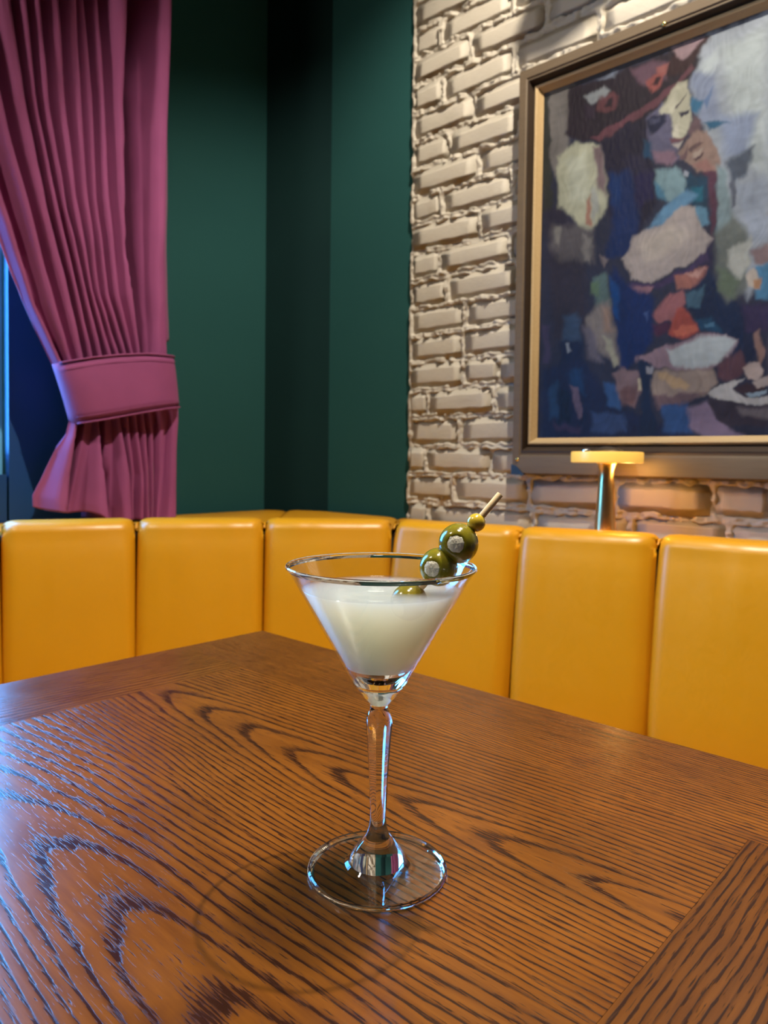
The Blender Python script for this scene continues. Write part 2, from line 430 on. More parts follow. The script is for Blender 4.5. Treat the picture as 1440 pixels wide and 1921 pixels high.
def panel(i):
    A, B = Vector(fronts[i]), Vector(fronts[i+1]); d = (B-A); Wd = d.length; d.normalize(); nrm = Vector((d.y, -d.x))   # towards the table
    ns = 34; prof = []
    # (distance behind the front plane, height, weight of the back edge line 0..1)
    prof += [(-.058, .455, 0), (-.060, .50, 0), (-.054, .56, 0), (-.045, .62, 0), (-.036, .68, 0), (-.027, .73, 0), (-.018, .77, 0), (-.011, .80, 0), (-.004, .820, 0)]
    for a in (12, 26, 40, 54, 68, 82): prof.append((.024-.028*math.cos(math.radians(a)), .820+.026*math.sin(math.radians(a)), 0))
    prof += [(.045, .8475, 0), (.062, .846, 0), (.078, .838, .0), (None, .8225, .10), (None, .821, .55), (None, .8205, .9), (None, .819, 1.0), (None, .76, 1.0)]
    V = np.zeros((len(prof), ns, 3)); R = .030
    for k in range(ns):
        s = .5-.5*math.cos(PI*k/(ns-1)); s = .35*s+.65*k/(ns-1)
        x = s*Wd; e = min(x, Wd-x)
        rec = R-math.sqrt(max(R*R-(R-min(e, R))**2, 0))           # cushion rolls into the seam
        belly = .010*math.sin(PI*s)**.7
        F = A+d*x; Bk = back_pt(i, s)
        wr = .0012*float(vnoise(x*40+i*9, i*3.3, 8))
        for j, (q, z, w) in enumerate(prof):
            if q is not None: P = F-nrm*q; P = F+nrm*(-q-(rec-belly)*(1 if j < 14 else .3)); 
            else:
                P0 = F-nrm*.078; P = P0.lerp(Bk, w)
            zz = z
            if j >= 9 and j < len(prof)-1: zz = z-rec*(.42 if j < 19 else .25)
            if j > 3 and j < 15: P = P+nrm*(wr+.002*float(vnoise(x*13+i*5, z*14, 9)))
            V[j, k] = (P.x, P.y, zz)
    me = grid_mesh('back_cushion', V, ns, len(prof))
    return finish('back_cushion', me, M_LEATHER, bq, smooth=True)
for i in range(len(fronts)-1): panel(i)
for i in range(1, len(fronts)-1):                       # piping over the seams
    F = Vector(fronts[i]); t = (Vector(fronts[i+1])-Vector(fronts[i-1])).normalized(); n = Vector((t.y, -t.x)); Bk = Vector(backs[i])
    P0 = F-n*.078
    pts = [(*(F-n*.008), .812), (*(F-n*.016), .826), (*(F-n*.034), .8345), (*(F-n*.062), .8335), (*P0.lerp(Bk, .1), .827), (*P0.lerp(Bk, .6), .816), (*P0.lerp(Bk, .97), .813)][1:]
    tube(b_ := bmesh.new(), pts, .0022, 6); obj('piping', b_, M_LEATHER, bq, smooth=True)
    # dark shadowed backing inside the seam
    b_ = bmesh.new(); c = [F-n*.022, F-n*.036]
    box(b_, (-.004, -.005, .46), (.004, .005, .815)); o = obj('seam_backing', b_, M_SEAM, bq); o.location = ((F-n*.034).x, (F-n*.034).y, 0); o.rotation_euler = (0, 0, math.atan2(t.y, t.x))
# seat and plinth
bm = bmesh.new(); out = [Vector(p) for p in fronts]; inn = []
for i, F in enumerate(out):
    t = (out[min(i+1, len(out)-1)]-out[max(i-1, 0)]).normalized(); inn.append(F+Vector((t.y, -t.x))*.44)
for i in range(len(out)-1):
    bm = bmesh.new(); a, b, c, d = out[i], out[i+1], inn[i+1], inn[i]
    g = .003*(b-a).normalized()
    vs = [a+g, b-g, c-g, d+g]
    lo = [bm.verts.new((v.x, v.y, .36)) for v in vs]; hi = [bm.verts.new((v.x, v.y, .455)) for v in vs]
    for k in range(4): bm.faces.new((lo[k], lo[(k+1) % 4], hi[(k+1) % 4], hi[k]))
    bm.faces.new(lo[::-1]); bm.faces.new(hi)
    bmesh.ops.recalc_face_normals(bm, faces=bm.faces)
    bmesh.ops.bevel(bm, geom=list(bm.edges), offset=.018, segments=3, affect='EDGES')
    sharp(obj('seat_cushion', bm, M_LEATHER, bq), 60)
bm = bmesh.new(); vs = []
for i in range(len(out)):
    t = (out[min(i+1, len(out)-1)]-out[max(i-1, 0)]).normalized(); n = Vector((t.y, -t.x))
    p = out[i]+n*.39; q = out[i]+n*.01
    vs.append([bm.verts.new((p.x, p.y, 0)), bm.verts.new((p.x, p.y, .362)), bm.verts.new((q.x, q.y, .362)), bm.verts.new((q.x, q.y, 0))])
for A, B in zip(vs, vs[1:]):
    for k in range(4): bm.faces.new((A[k], A[(k+1) % 4], B[(k+1) % 4], B[k]))
bm.faces.new(vs[0]); bm.faces.new(vs[-1][::-1]); bmesh.ops.recalc_face_normals(bm, faces=bm.faces)
obj('plinth', bm, M_FRAME, bq)

# ---------------------------------------------------------------- curtain
XC = -1.705
def yz(px, py): p = on(px, py, 0, XC); return float(p[1]), float(p[2])
def interp_cols(tab, rows):
    """tab: list of polylines [(x,y),...] -> x per row"""
    return [np.interp(rows, [p[1] for p in L], [p[0] for p in L]) for L in tab]
cur = thing('curtain', 'plum red curtain', 'curtain')
cur['label'] = 'plum red curtain swept aside in pleats beside the window, flaring below its band'
def sstep(t): t = min(max(t, 0), 1); return t*t*(3-2*t)
def drape(name, valleys, depths, y0, y1, nrow, seed, bow, fine=True, zfun=None, ncol=13):
    rows = np.linspace(y0, y1, nrow); vx = np.array(interp_cols(valleys, rows))     # (nv, nrow)
    nP = len(valleys)-1; V = []
    for r_, yy in enumerate(rows):
        line = []
        for i in range(nP):
            a, b = vx[i][r_], vx[i+1][r_]
            dp = np.interp(yy, [q[0] for q in depths[i]], [q[1] for q in depths[i]])
            nn = ncol if i < nP-1 else ncol+1
            for k in range(nn):
                u = k/ncol; us = u
                px = a+(b-a)*us
                h = dp*(sstep((us-.20)/.38)*(.86+.14*us) if us < .84 else math.cos(PI/2*(us-.84)/.16)**.6) if 0 < us < 1 else 0.
                Y, Z = yz(px, yy if zfun is None else zfun(px, yy))
                g = bow(px, yy)
                h += .0022*float(vnoise(Y*55+i*7, Z*11, seed))+.004*float(vnoise(Y*16, Z*5, seed+1))
                line.append((XC+g+h, Y+.28*h-.012*(h > 0)*us, max(Z, .826)))
        V.append(line)
    V = np.array(V); me = grid_mesh(name, V, V.shape[1], V.shape[0])
    o = finish(name, me, M_CLOTH, cur, smooth=True)
    so = o.modifiers.new('thickness', 'SOLIDIFY'); so.thickness = .002; so.offset = -1
    return o
T0 = -160
VU = [[(-250, T0), (-170, 0), (-75, 250), (4, 470), (38, 560), (95, 690)],
      [(-190, T0), (-120, 0), (-40, 250), (30, 470), (62, 575), (112, 690)],
      [(-120, T0), (-70, 0), (0, 281), (52, 448), (88, 562), (128, 690)],
      [(-60, T0), (-15, 0), (20, 190), (70, 400), (112, 540), (150, 690)],
      [(-20, T0), (12, 0), (40, 190), (84, 380), (130, 550), (167, 690)],
      [(10, T0), (38, 0), (64, 200), (102, 400), (148, 560), (185, 690)],
      [(55, T0), (77, 0), (98, 190), (122, 380), (158, 550), (203, 690)],
      [(105, T0), (117, 0), (132, 190), (148, 380), (176, 560), (219, 690)],
      [(128, T0), (137, 0), (160, 190), (168, 380), (193, 560), (233, 690)],
      [(152, T0), (160, 0), (178, 200), (190, 390), (210, 560), (246, 690)],
      [(200, T0), (208, 0), (214, 200), (228, 420), (238, 560), (258, 690)],
      [(246, T0), (248, 0), (251, 200), (257, 480), (262, 600), (264, 690)],
      [(298, T0), (296, 0), (294, 300), (294, 600), (294, 690)],
      [(320, T0), (318, 0), (313, 300), (311, 480), (316, 690)]]
DU = [[(T0, 0.051), (690, 0.018)], [(T0, 0.076), (450, 0.051), (690, 0.020)], [(T0, 0.085), (450, 0.048), (690, 0.020)], [(T0, 0.085), (450, 0.044), (690, 0.019)],
      [(T0, 0.085), (450, 0.048), (690, 0.018)], [(T0, 0.085), (450, 0.044), (690, 0.018)], [(T0, 0.076), (450, 0.037), (690, 0.015)], [(T0, 0.051), (450, 0.034), (690, 0.015)],
      [(T0, 0.059), (450, 0.037), (690, 0.015)], [(T0, 0.085), (450, 0.037), (690, 0.014)], [(T0, 0.000), (690, 0.000)], [(T0, 0.076), (690, 0.030)], [(T0, 0.014), (690, 0.006)]]
def bowU(px, yy):
    t = min(max((yy-200)/490, 0), 1); g = .022*t*math.sin(PI*min(max((px-60)/270, 0), 1))
    c_ = np.interp(yy, [0, 200, 480, 660], [229, 232, 240, 259]); hw = np.interp(yy, [0, 200, 480, 660], [24, 20, 17, 3])
    g -= .145*sstep((hw+5-abs(px-c_))/7)                       # the dark gap behind the gathered part
    return g
drape('upper_drape', VU, DU, -420, 690, 150, 20, bowU)
zt = yz(100, -420)[1]
rail = thing('curtain_rail', 'slim black curtain rail fixed above the window', 'rail', (XC+.02, .55, zt+.013))
obj('rod', tube(bmesh.new(), [(0, -.85, 0), (0, .3, 0), (0, .66, 0)], .011, 12), M_BLACK, rail, smooth=True)
for yb in (-.80, .63): obj('bracket', tube(bmesh.new(), [(XL-XC-.022, yb, 0), (-.05, yb, 0), (0, yb, 0)], .007, 8), M_BLACK, rail, smooth=True)
VL = [[(127, 778), (118, 820), (101, 850), (61, 952)],
      [(148, 780), (136, 830), (118, 930), (112, 962)],
      [(166, 778), (158, 830), (140, 930), (134, 960)],
      [(182, 776), (181, 830), (178, 900), (178, 976)],
      [(196, 774), (200, 830), (196, 900), (193, 976)],
      [(211, 772), (218, 830), (228, 900), (228, 977)],
      [(228, 770), (234, 830), (242, 900), (240, 977)],
      [(244, 768), (250, 830), (258, 900), (256, 977)],
      [(258, 767), (268, 830), (270, 900), (268, 977)],
      [(274, 765), (282, 830), (282, 900), (276, 977)],
      [(292, 764), (306, 820), (298, 900), (286, 977)],
      [(326, 762), (333, 800), (331, 860), (322, 977)]]
DL = [[(778, .010), (977, .050)], [(778, .004), (977, .006)], [(778, .012), (977, .055)], [(778, .0), (977, .0)], [(778, .014), (977, .042)], [(778, .014), (977, .022)],
      [(778, .014), (977, .03)], [(778, .014), (977, .026)], [(778, .014), (977, .024)], [(778, .014), (977, .028)], [(778, .016), (977, .030)]]
def bowL(px, yy):
    g = .020*math.sin(PI*min(max((px-60)/270, 0), 1))
    for xs, hw in (((148, 112), 7), ((184, 186), 8)):
        c_ = np.interp(yy, [790, 977], xs); g -= .10*min(max((yy-785)/60, 0), 1)*sstep((hw+4-abs(px-c_))/6)
    return g
def hemz(px, yy):
    t = (yy-778)/199.; hem = np.interp(px, [61, 90, 120, 150, 175, 200, 330], [951, 958, 962, 958, 974, 975, 973])
    top = np.interp(px, [120, 330], [778, 742]); return top+t*(hem-top)
drape('lower_drape', VL, DL, 778, 977, 48, 30, bowL, zfun=hemz)
# tieback band
tb = thing('curtain_tieback', 'wide plum cloth band wrapped around the gathered curtain', 'tieback')
nu, nv = 40, 7; rowsV = []
topx = [(92, 684), (110, 681), (150, 675), (200, 670), (250, 668), (318, 672)]
botx = [(126, 796), (150, 792), (200, 783), (250, 774), (290, 768), (327, 764)]
def band_pt(u, v):
    tx = 92+u*(318-92); bx = 126+u*(327-126)
    ty = np.interp(tx, [p[0] for p in topx], [p[1] for p in topx]); byy = np.interp(bx, [p[0] for p in botx], [p[1] for p in botx])
    Y, Z = yz(tx+(bx-tx)*v, ty+(byy-ty)*v)
    q = abs(2*u-1)
    x = XC+.012+.058*math.sqrt(max(1-q**3.2, 0))+.003*math.sin(PI*v)+.0018*float(vnoise(u*9, v*2, 41))
    return (x, Y, Z)
V = [[band_pt(k/(nu-1), j/(nv-1)) for k in range(nu)] for j in range(nv)]
V = [[(XL+.03, r[0][1]+.10, r[0][2])]+r+[(XL+.03, r[-1][1]-.01, r[-1][2])] for r in V]
me = grid_mesh('band', np.array(V), nu+2, nv); o = finish('band', me, M_CLOTH, tb, smooth=True)
so = o.modifiers.new('thickness', 'SOLIDIFY'); so.thickness = .004; so.offset = 1
for v in (.0, 1.0): obj('edge_piping', tube(bmesh.new(), [(p[0]+.003, p[1], p[2]) for p in [band_pt(k/39, v) for k in range(1, 39)]], .0022, 6), M_CLOTH, tb, smooth=True)
for v in (.10, .90): obj('stitching', tube(bmesh.new(), [(p[0]+.0042, p[1], p[2]) for p in [band_pt(k/39, v) for k in range(1, 39)]], .0008, 5), M_CLOTH, tb, smooth=True)

# ---------------------------------------------------------------- framed painting
fp = thing('framed_painting', 'large framed oil painting of a seated woman in a broad dark hat', 'painting')
YW = YF-.004
SIDE = (.54, .54, 1.15, .63)                          # rail widths: left, right, bottom, top
def mitre(name, prof, rect, mat, widths=SIDE):
    """prof: (inset from the outer edge, distance from the wall); four mitred rails"""
    x0, x1, z0, z1 = rect
    for side in range(4):
        bm = bmesh.new(); R_ = []
        for q, dz in prof:
            l_, r_s, b_s, t_s = (q*k for k in widths); c = [(x0+l_, z0+b_s), (x1-r_s, z0+b_s), (x1-r_s, z1-t_s), (x0+l_, z1-t_s)]; a, b = c[side], c[(side+1) % 4]
            R_.append((bm.verts.new((a[0], YW-dz, a[1])), bm.verts.new((b[0], YW-dz, b[1]))))
        n = len(R_)
        for i in range(n):
            p, q = R_[i], R_[(i+1) % n]; bm.faces.new((p[0], p[1], q[1], q[0]))
        bm.faces.new([p[0] for p in R_]); bm.faces.new([p[1] for p in R_][::-1])
        bmesh.ops.recalc_face_normals(bm, faces=bm.faces)
        sharp(obj(name, bm, mat, fp), 30)
mitre('frame_rail', [(0, 0), (0, .038), (.003, .042), (.036, .042), (.041, .039), (.046, .040), (.046, 0)], (FX0, FX1, FZ0, FZ1), M_FRAME)
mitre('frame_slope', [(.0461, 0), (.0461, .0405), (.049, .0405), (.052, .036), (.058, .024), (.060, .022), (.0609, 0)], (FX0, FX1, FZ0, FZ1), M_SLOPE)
mitre('gilt_liner', [(.0, 0), (.0, .022), (.002, .027), (.005, .029), (.009, .027), (.012, .020), (.018, .012), (.018, 0)], (FX0+.061*SIDE[0], FX1-.061*SIDE[1], FZ0+.061*SIDE[2], FZ1-.061*SIDE[3]), M_LINER, (1, 1, 1, 1))
for (px, py, yy) in ((1245, 45, YW-.042), (970, 862, YW-.042)):
    p = on(px, py, 1, yy); bm = bmesh.new(); lathe(bm, [(0, .004), (.003, .0035), (.005, .001), (.005, -.001)], 14)
    s_ = obj('screw', bm, M_GOLD, fp, smooth=True); s_.location = p; s_.rotation_euler = (PI/2, 0, 0); s_['label'] = 'small brass screw in the frame'
bm = bmesh.new(); p = on(975, 880, 1, YW-.043)          # dark corner protector, lower left
vs = [bm.verts.new(v) for v in ((FX0-.001, YW-.0435, FZ0-.001), (FX0+.036, YW-.0435, FZ0-.001), (FX0+.014, YW-.0435, FZ0+.020), (FX0-.001, YW-.0435, FZ0+.024))]
f_ = bm.faces.new(vs); r_ = bmesh.ops.extrude_face_region(bm, geom=[f_])
for v in [g for g in r_['geom'] if isinstance(g, bmesh.types.BMVert)]: v.co.y += .03
bmesh.ops.recalc_face_normals(bm, faces=bm.faces)
o = obj('corner_bracket', bm, M_BLACK, fp); o['label'] = 'black bracket on the lower left frame corner'
# the painted canvas: brush shapes given where they sit on the canvas
P = []
def S(col, pts, soft=4, a=1.): P.append((pts, col, soft, a))
S((150,158,168), [(1290,120),(1330,60),(1450,20),(1450,520),(1400,560),(1370,480),(1350,350),(1330,260),(1300,200)], 8)
S((168,178,180), [(1350,90),(1440,50),(1440,330),(1395,300),(1370,200)], 14)
S((172,182,186), [(1310,120),(1345,90),(1350,110),(1330,150)], 8)
S((125,135,158), [(1290,130),(1340,140),(1352,230),(1310,230)], 10)
S((128,140,165), [(1350,215),(1420,210),(1400,290),(1360,300)], 12)
S((150,160,175), [(1375,350),(1440,330),(1440,460),(1410,450),(1390,400)], 10)
S((112,108,106), [(1028,168),(1078,158),(1070,240),(1062,290),(1040,335),(1030,300)], 5)
S((48,50,46), [(1016,180),(1029,175),(1034,330),(1036,400),(1016,400)], 4)
S((46,42,60), [(1018,400),(1050,380),(1080,420),(1075,470),(1030,480)], 8)
S((172,174,152), [(1045,292),(1080,266),(1125,270),(1135,330),(1150,362),(1140,388),(1118,420),(1097,446),(1075,410),(1046,387)], 5)
S((182,186,168), [(1060,300),(1098,285),(1102,380),(1070,380)], 9)
S((118,100,104), [(1112,277),(1128,270),(1138,368),(1120,345)], 5)
S((160,164,158), [(1108,350),(1120,350),(1122,400),(1110,420)], 4)
S((160,120,104), [(1098,392),(1108,362),(1107,425),(1096,420)], 3)
S((150,155,140), [(1140,352),(1150,360),(1146,385),(1138,385)], 3)
S((36,27,38), [(1060,250),(1068,165),(1120,150),(1200,118),(1290,82),(1312,108),(1282,168),(1200,228),(1130,264),(1082,262)], 5)
S((46,34,50), [(1095,200),(1120,195),(1115,225),(1100,222)], 6)
S((132,137,142), [(1092,184),(1130,164),(1146,172),(1120,192),(1102,193)], 4)
S((108,116,132), [(1122,146),(1159,131),(1150,147)], 4)
S((92,54,60), [(1120,205),(1126,182),(1150,174),(1160,182),(1156,204),(1135,214)], 4)
S((36,24,34), [(1132,200),(1140,186),(1150,184),(1146,200)], 3)
S((95,70,84), [(1180,132),(1225,112),(1258,118),(1252,150),(1225,160),(1200,158)], 6)
S((150,92,88), [(1232,125),(1256,118),(1252,140),(1238,148)], 4)
S((140,76,72), [(1212,152),(1228,140),(1246,138),(1240,160),(1222,170)], 4)
S((48,24,32), [(1220,158),(1230,146),(1240,146),(1232,160)], 3)
S((50,28,32), [(1256,108),(1320,70),(1334,70),(1286,132),(1250,145)], 4)
S((152,128,134), [(1255,92),(1320,70),(1306,92),(1282,110),(1264,104)], 4)
S((96,58,68), [(1108,258),(1200,206),(1268,152),(1296,118),(1300,124),(1274,160),(1205,216),(1130,262)], 3)
S((30,25,46), [(1128,266),(1212,216),(1232,228),(1224,300),(1232,380),(1180,470),(1150,480),(1140,380),(1134,300)], 6)
S((38,34,58), [(1165,300),(1205,290),(1215,320),(1180,330)], 8)
S((20,40,88), [(1140,325),(1182,318),(1202,400),(1185,475),(1136,485),(1150,400)], 8)
S((16,48,100), [(1143,330),(1165,330),(1160,385),(1148,380)], 6)
S((36,30,70), [(1186,330),(1222,320),(1226,370),(1195,390)], 7)
S((90,88,112), [(1213,222),(1240,190),(1262,215),(1268,260),(1280,300),(1262,306),(1235,302),(1216,282)], 4)
S((30,66,96), [(1206,265),(1220,268),(1226,300),(1210,296)], 5)
S((172,170,150), [(1236,205),(1270,152),(1288,152),(1297,200),(1294,245),(1272,262),(1262,255),(1256,215),(1240,214)], 4)
S((186,184,164), [(1246,200),(1268,175),(1272,200),(1262,215)], 5)
S((24,28,56), [(1213,228),(1228,214),(1246,216),(1248,230),(1238,243),(1218,254)], 4)
S((64,66,92), [(1218,224),(1238,218),(1236,228),(1220,236)], 3)
S((44,42,60), [(1272,213),(1292,205),(1290,214),(1276,219)], 2)
S((80,72,76), [(1267,206),(1278,184),(1287,172),(1280,188),(1272,206)], 2)
S((192,188,170), [(1264,235),(1272,232),(1274,256),(1264,258)], 3)
S((104,66,74), [(1256,262),(1288,254),(1262,270)], 3)
S((176,168,160), [(1262,272),(1278,262),(1272,280)], 3)
S((126,100,116), [(1224,285),(1262,282),(1272,300),(1250,309),(1230,301)], 5)
S((96,76,82), [(1290,250),(1300,220),(1314,224),(1312,245),(1296,256)], 4)
S((146,122,112), [(1272,288),(1286,262),(1308,246),(1326,245),(1345,280),(1353,308),(1340,330),(1312,322),(1288,308)], 4)
S((165,148,136), [(1300,284),(1318,278),(1312,292),(1300,298)], 3)
S((100,78,78), [(1288,278),(1312,262),(1318,266),(1296,284)], 3)
S((84,62,66), [(1300,298),(1320,288),(1318,295),(1306,303)], 2)
S((104,80,84), [(1276,300),(1288,270),(1286,300)], 3)
S((150,110,104), [(1302,312),(1322,300),(1338,318),(1330,330)], 5)
S((126,146,152), [(1344,312),(1360,316),(1372,400),(1378,480),(1346,470),(1342,400)], 6)
S((84,48,68), [(1320,326),(1342,322),(1344,400),(1336,452),(1329,400)], 4)
S((74,84,100), [(1360,306),(1398,280),(1416,274),(1398,325),(1374,346)], 6)
S((90,96,110), [(1368,340),(1378,336),(1378,390),(1372,390)], 3)
S((32,84,116), [(1318,228),(1368,227),(1345,239),(1330,245)], 4)
S((48,102,136), [(1295,182),(1318,188),(1308,214),(1297,208)], 4)
S((90,112,146), [(1318,190),(1338,162),(1326,200)], 3)
S((122,150,158), [(1228,316),(1266,311),(1282,330),(1300,360),(1270,382),(1240,370),(1226,340)], 5)
S((70,120,148), [(1226,340),(1238,350),(1250,376),(1234,372)], 5)
S((26,60,84), [(1290,322),(1325,334),(1332,400),(1312,430),(1300,390),(1284,352)], 5)
S((24,96,118), [(1296,350),(1316,354),(1316,378),(1300,376)], 5)
S((150,156,168), [(1282,322),(1292,326),(1290,334),(1282,332)], 2)
S((96,138,170), [(1206,442),(1240,392),(1290,352),(1306,366),(1282,392),(1235,427)], 5)
S((60,90,120), [(1186,470),(1206,440),(1230,425),(1200,460)], 7)
S((98,142,168), [(1300,385),(1326,388),(1328,420),(1312,432)], 4)
S((40,34,66), [(1316,450),(1334,446),(1334,500),(1310,500)], 5)
S((166,156,152), [(1168,486),(1190,442),(1240,420),(1280,386),(1302,385),(1314,430),(1336,446),(1315,482),(1270,505),(1220,532),(1185,526)], 4)
S((182,172,162), [(1196,455),(1260,420),(1296,440),(1250,480),(1210,492)], 12)
S((64,50,86), [(1180,532),(1230,532),(1290,502),(1325,470),(1328,488),(1262,530),(1200,552)], 4)
S((142,106,116), [(1176,538),(1228,538),(1212,556),(1196,554)], 4)
S((152,100,90), [(1266,522),(1300,506),(1328,498),(1322,528),(1292,545),(1272,540)], 4)
S((176,136,128), [(1284,514),(1326,500),(1308,520)], 4)
S((142,92,96), [(1224,592),(1255,550),(1282,545),(1286,570),(1262,600),(1236,606)], 4)
S((70,36,60), [(1220,610),(1258,606),(1250,628),(1225,626)], 5)
S((156,74,64), [(1254,622),(1268,576),(1284,580),(1304,608),(1313,622),(1280,633),(1256,629)], 4)
S((188,102,82), [(1264,618),(1300,609),(1310,619),(1270,628)], 3)
S((18,38,90), [(1150,500),(1175,532),(1226,562),(1225,640),(1200,668),(1165,700),(1150,600)], 7)
S((14,66,130), [(1143,520),(1162,540),(1160,600),(1150,590)], 5)
S((60,80,130), [(1208,590),(1218,582),(1214,604)], 3)
S((20,35,66), [(1290,552),(1332,500),(1360,560),(1410,580),(1405,690),(1380,680),(1340,628),(1316,612),(1290,580)], 7)
S((62,92,112), [(1284,556),(1322,535),(1312,574),(1290,579)], 4)
S((30,66,96), [(1300,600),(1335,592),(1355,625),(1312,618)], 5)
S((70,110,140), [(1318,606),(1342,602),(1340,612),(1322,614)], 2)
S((100,106,102), [(1340,440),(1372,400),(1405,440),(1400,540),(1362,566),(1346,520)], 9)
S((96,110,92), [(1345,500),(1385,520),(1375,560),(1350,545)], 8)
S((172,175,168), [(1365,470),(1410,444),(1404,500),(1386,522),(1366,502)], 6)
S((130,110,112), [(1408,470),(1440,455),(1450,495),(1415,495)], 5)
S((76,128,164), [(1412,500),(1450,492),(1450,570),(1420,560)], 5)
S((178,168,156), [(1397,522),(1413,500),(1428,530),(1420,545),(1400,540)], 3)
S((170,130,100), [(1414,530),(1430,522),(1428,542),(1416,545)], 3)
S((52,42,76), [(1390,568),(1450,574),(1450,625),(1395,622)], 7)
S((48,44,58), [(1026,480),(1092,470),(1104,620),(1040,640)], 9)
S((92,88,92), [(1034,420),(1112,428),(1114,490),(1050,492),(1030,460)], 9)
S((130,128,124), [(1042,425),(1052,425),(1050,462),(1040,455)], 4)
S((125,122,120), [(1092,440),(1112,445),(1104,495),(1092,490)], 5)
S((120,110,112), [(1126,478),(1140,484),(1134,498)], 4)
S((84,106,106), [(1112,520),(1136,510),(1146,570),(1118,582)], 6)
S((90,116,92), [(1108,530),(1122,528),(1120,556),(1108,552)], 5)
S((122,116,114), [(1098,600),(1120,570),(1142,560),(1156,640),(1162,688),(1142,672),(1112,650)], 7)
S((146,124,112), [(1128,575),(1142,575),(1150,625),(1132,625)], 6)
S((100,96,110), [(1092,615),(1112,620),(1130,680),(1105,670)], 7)
S((150,150,134), [(1130,632),(1146,636),(1160,684),(1150,686)], 4)
S((54,74,104), [(1058,596),(1084,588),(1088,640),(1058,640)], 6)
S((24,34,66), [(1052,640),(1090,640),(1095,690),(1050,700)], 7)
S((124,134,150), [(1058,645),(1068,643),(1072,662),(1064,664)], 2)
S((62,56,86), [(1018,610),(1030,612),(1030,680),(1018,680)], 4)
S((28,36,70), [(1016,690),(1100,676),(1150,760),(1240,800),(1300,822),(1016,822)], 7)
S((26,56,100), [(1064,700),(1090,690),(1098,740),(1076,740)], 6)
S((34,62,100), [(1028,730),(1048,715),(1046,780),(1030,790)], 5)
S((18,30,55), [(1050,730),(1068,740),(1070,792),(1046,790)], 5)
S((104,92,118), [(1070,722),(1084,728),(1092,782),(1082,784),(1074,750)], 3)
S((50,84,136), [(1134,716),(1158,726),(1165,766),(1140,762)], 5)
S((52,72,118), [(1108,774),(1170,776),(1175,812),(1110,812)], 6)
S((56,48,80), [(1040,794),(1090,800),(1086,812),(1040,806)], 4)
S((126,106,112), [(1150,702),(1170,690),(1203,698),(1204,735),(1190,768),(1160,750)], 4)
S((112,84,86), [(1160,730),(1196,722),(1190,766),(1166,758)], 6)
S((188,180,158), [(1198,712),(1205,710),(1203,734),(1197,734)], 2)
S((140,118,130), [(1190,672),(1250,650),(1310,626),(1360,625),(1384,640),(1366,672),(1330,692),(1260,692),(1212,690)], 4)
S((172,182,186), [(1248,660),(1310,632),(1360,628),(1381,640),(1356,680),(1300,690),(1264,684)], 5)
S((150,135,126), [(1215,695),(1335,690),(1346,715),(1320,742),(1250,755),(1224,742)], 5)
S((178,152,120), [(1232,700),(1262,702),(1292,718),(1288,733),(1250,722)], 4)
S((108,88,94), [(1224,742),(1322,737),(1292,755),(1236,766)], 5)
S((94,64,74), [(1345,685),(1400,650),(1402,690),(1370,716),(1346,706)], 6)
S((24,38,68), [(1196,672),(1226,688),(1222,704),(1216,740),(1236,815),(1196,815),(1206,740)], 4)
S((150,150,160), [(1212,690),(1224,688),(1222,698),(1214,698)], 2)
S((48,80,132), [(1240,762),(1292,756),(1300,812),(1246,812)], 6)
S((130,115,140), [(1290,764),(1336,750),(1360,795),(1400,824),(1330,824),(1290,800)], 6)
S((30,38,66), [(1388,656),(1400,625),(1414,622),(1420,660),(1402,690)], 4)
S((142,112,104), [(1416,625),(1424,622),(1436,662),(1425,692),(1418,665)], 4)
S((54,47,60), [(1324,742),(1380,756),(1450,758),(1450,804),(1370,797),(1340,786)], 4)
S((104,98,104), [(1382,766),(1450,764),(1450,784),(1392,780)], 6)
S((178,178,178), [(1324,738),(1350,720),(1396,708),(1372,728),(1398,744),(1450,746),(1450,760),(1380,756),(1336,748)], 3)
S((56,40,48), [(1376,728),(1400,716),(1430,726),(1440,738),(1400,742)], 4)
S((140,160,176), [(1400,736),(1440,734),(1440,740),(1406,744)], 2)
S((178,162,156), [(1393,690),(1404,680),(1424,682),(1430,698),(1420,712),(1402,710)], 3)
S((168,156,152), [(1412,716),(1426,706),(1450,706),(1450,726),(1418,727)], 3)
# the right third of the canvas, beyond what the photograph shows, carries on in the same manner
S((158,166,174), [(1436,-10),(1620,-120),(1800,-200),(1800,200),(1640,330),(1520,300),(1440,340)], 20)
S((122,136,160), [(1500,40),(1640,-20),(1660,180),(1540,220)], 24)
S((172,176,172), [(1460,120),(1500,60),(1520,240),(1470,300)], 16)
S((70,90,120), [(1560,300),(1700,260),(1700,620),(1600,600),(1530,440)], 18)
S((134,118,112), [(1446,400),(1520,360),(1560,470),(1500,560),(1446,500)], 12)
S((40,44,78), [(1446,560),(1540,580),(1700,640),(1700,760),(1500,700),(1446,640)], 14)
S((110,96,104), [(1446,640),(1500,660),(1600,760),(1500,780),(1446,720)], 10)
S((56,62,92), [(1446,760),(1800,790),(1800,860),(1446,830)], 10)
S((96,110,96), [(1620,120),(1760,60),(1760,320),(1680,330)], 18)
S((150,110,96), [(1590,640),(1650,620),(1680,700),(1610,710)], 10)
PAINT_GAIN = .50
cx0, cx1, cz0, cz1 = FX0+.061*SIDE[0]+.017, FX1-.061*SIDE[1]-.017, FZ0+.061*SIDE[2]+.017, FZ1-.061*SIDE[3]-.017; YCV = YW-.011
nx, nz = 400, 430
X, Z = np.meshgrid(np.linspace(cx0, cx1, nx), np.linspace(cz0, cz1, nz))
pv = np.stack([X-CP[0], np.full(X.shape, YCV-CP[1]), Z-CP[2]], -1); zz = pv@CF
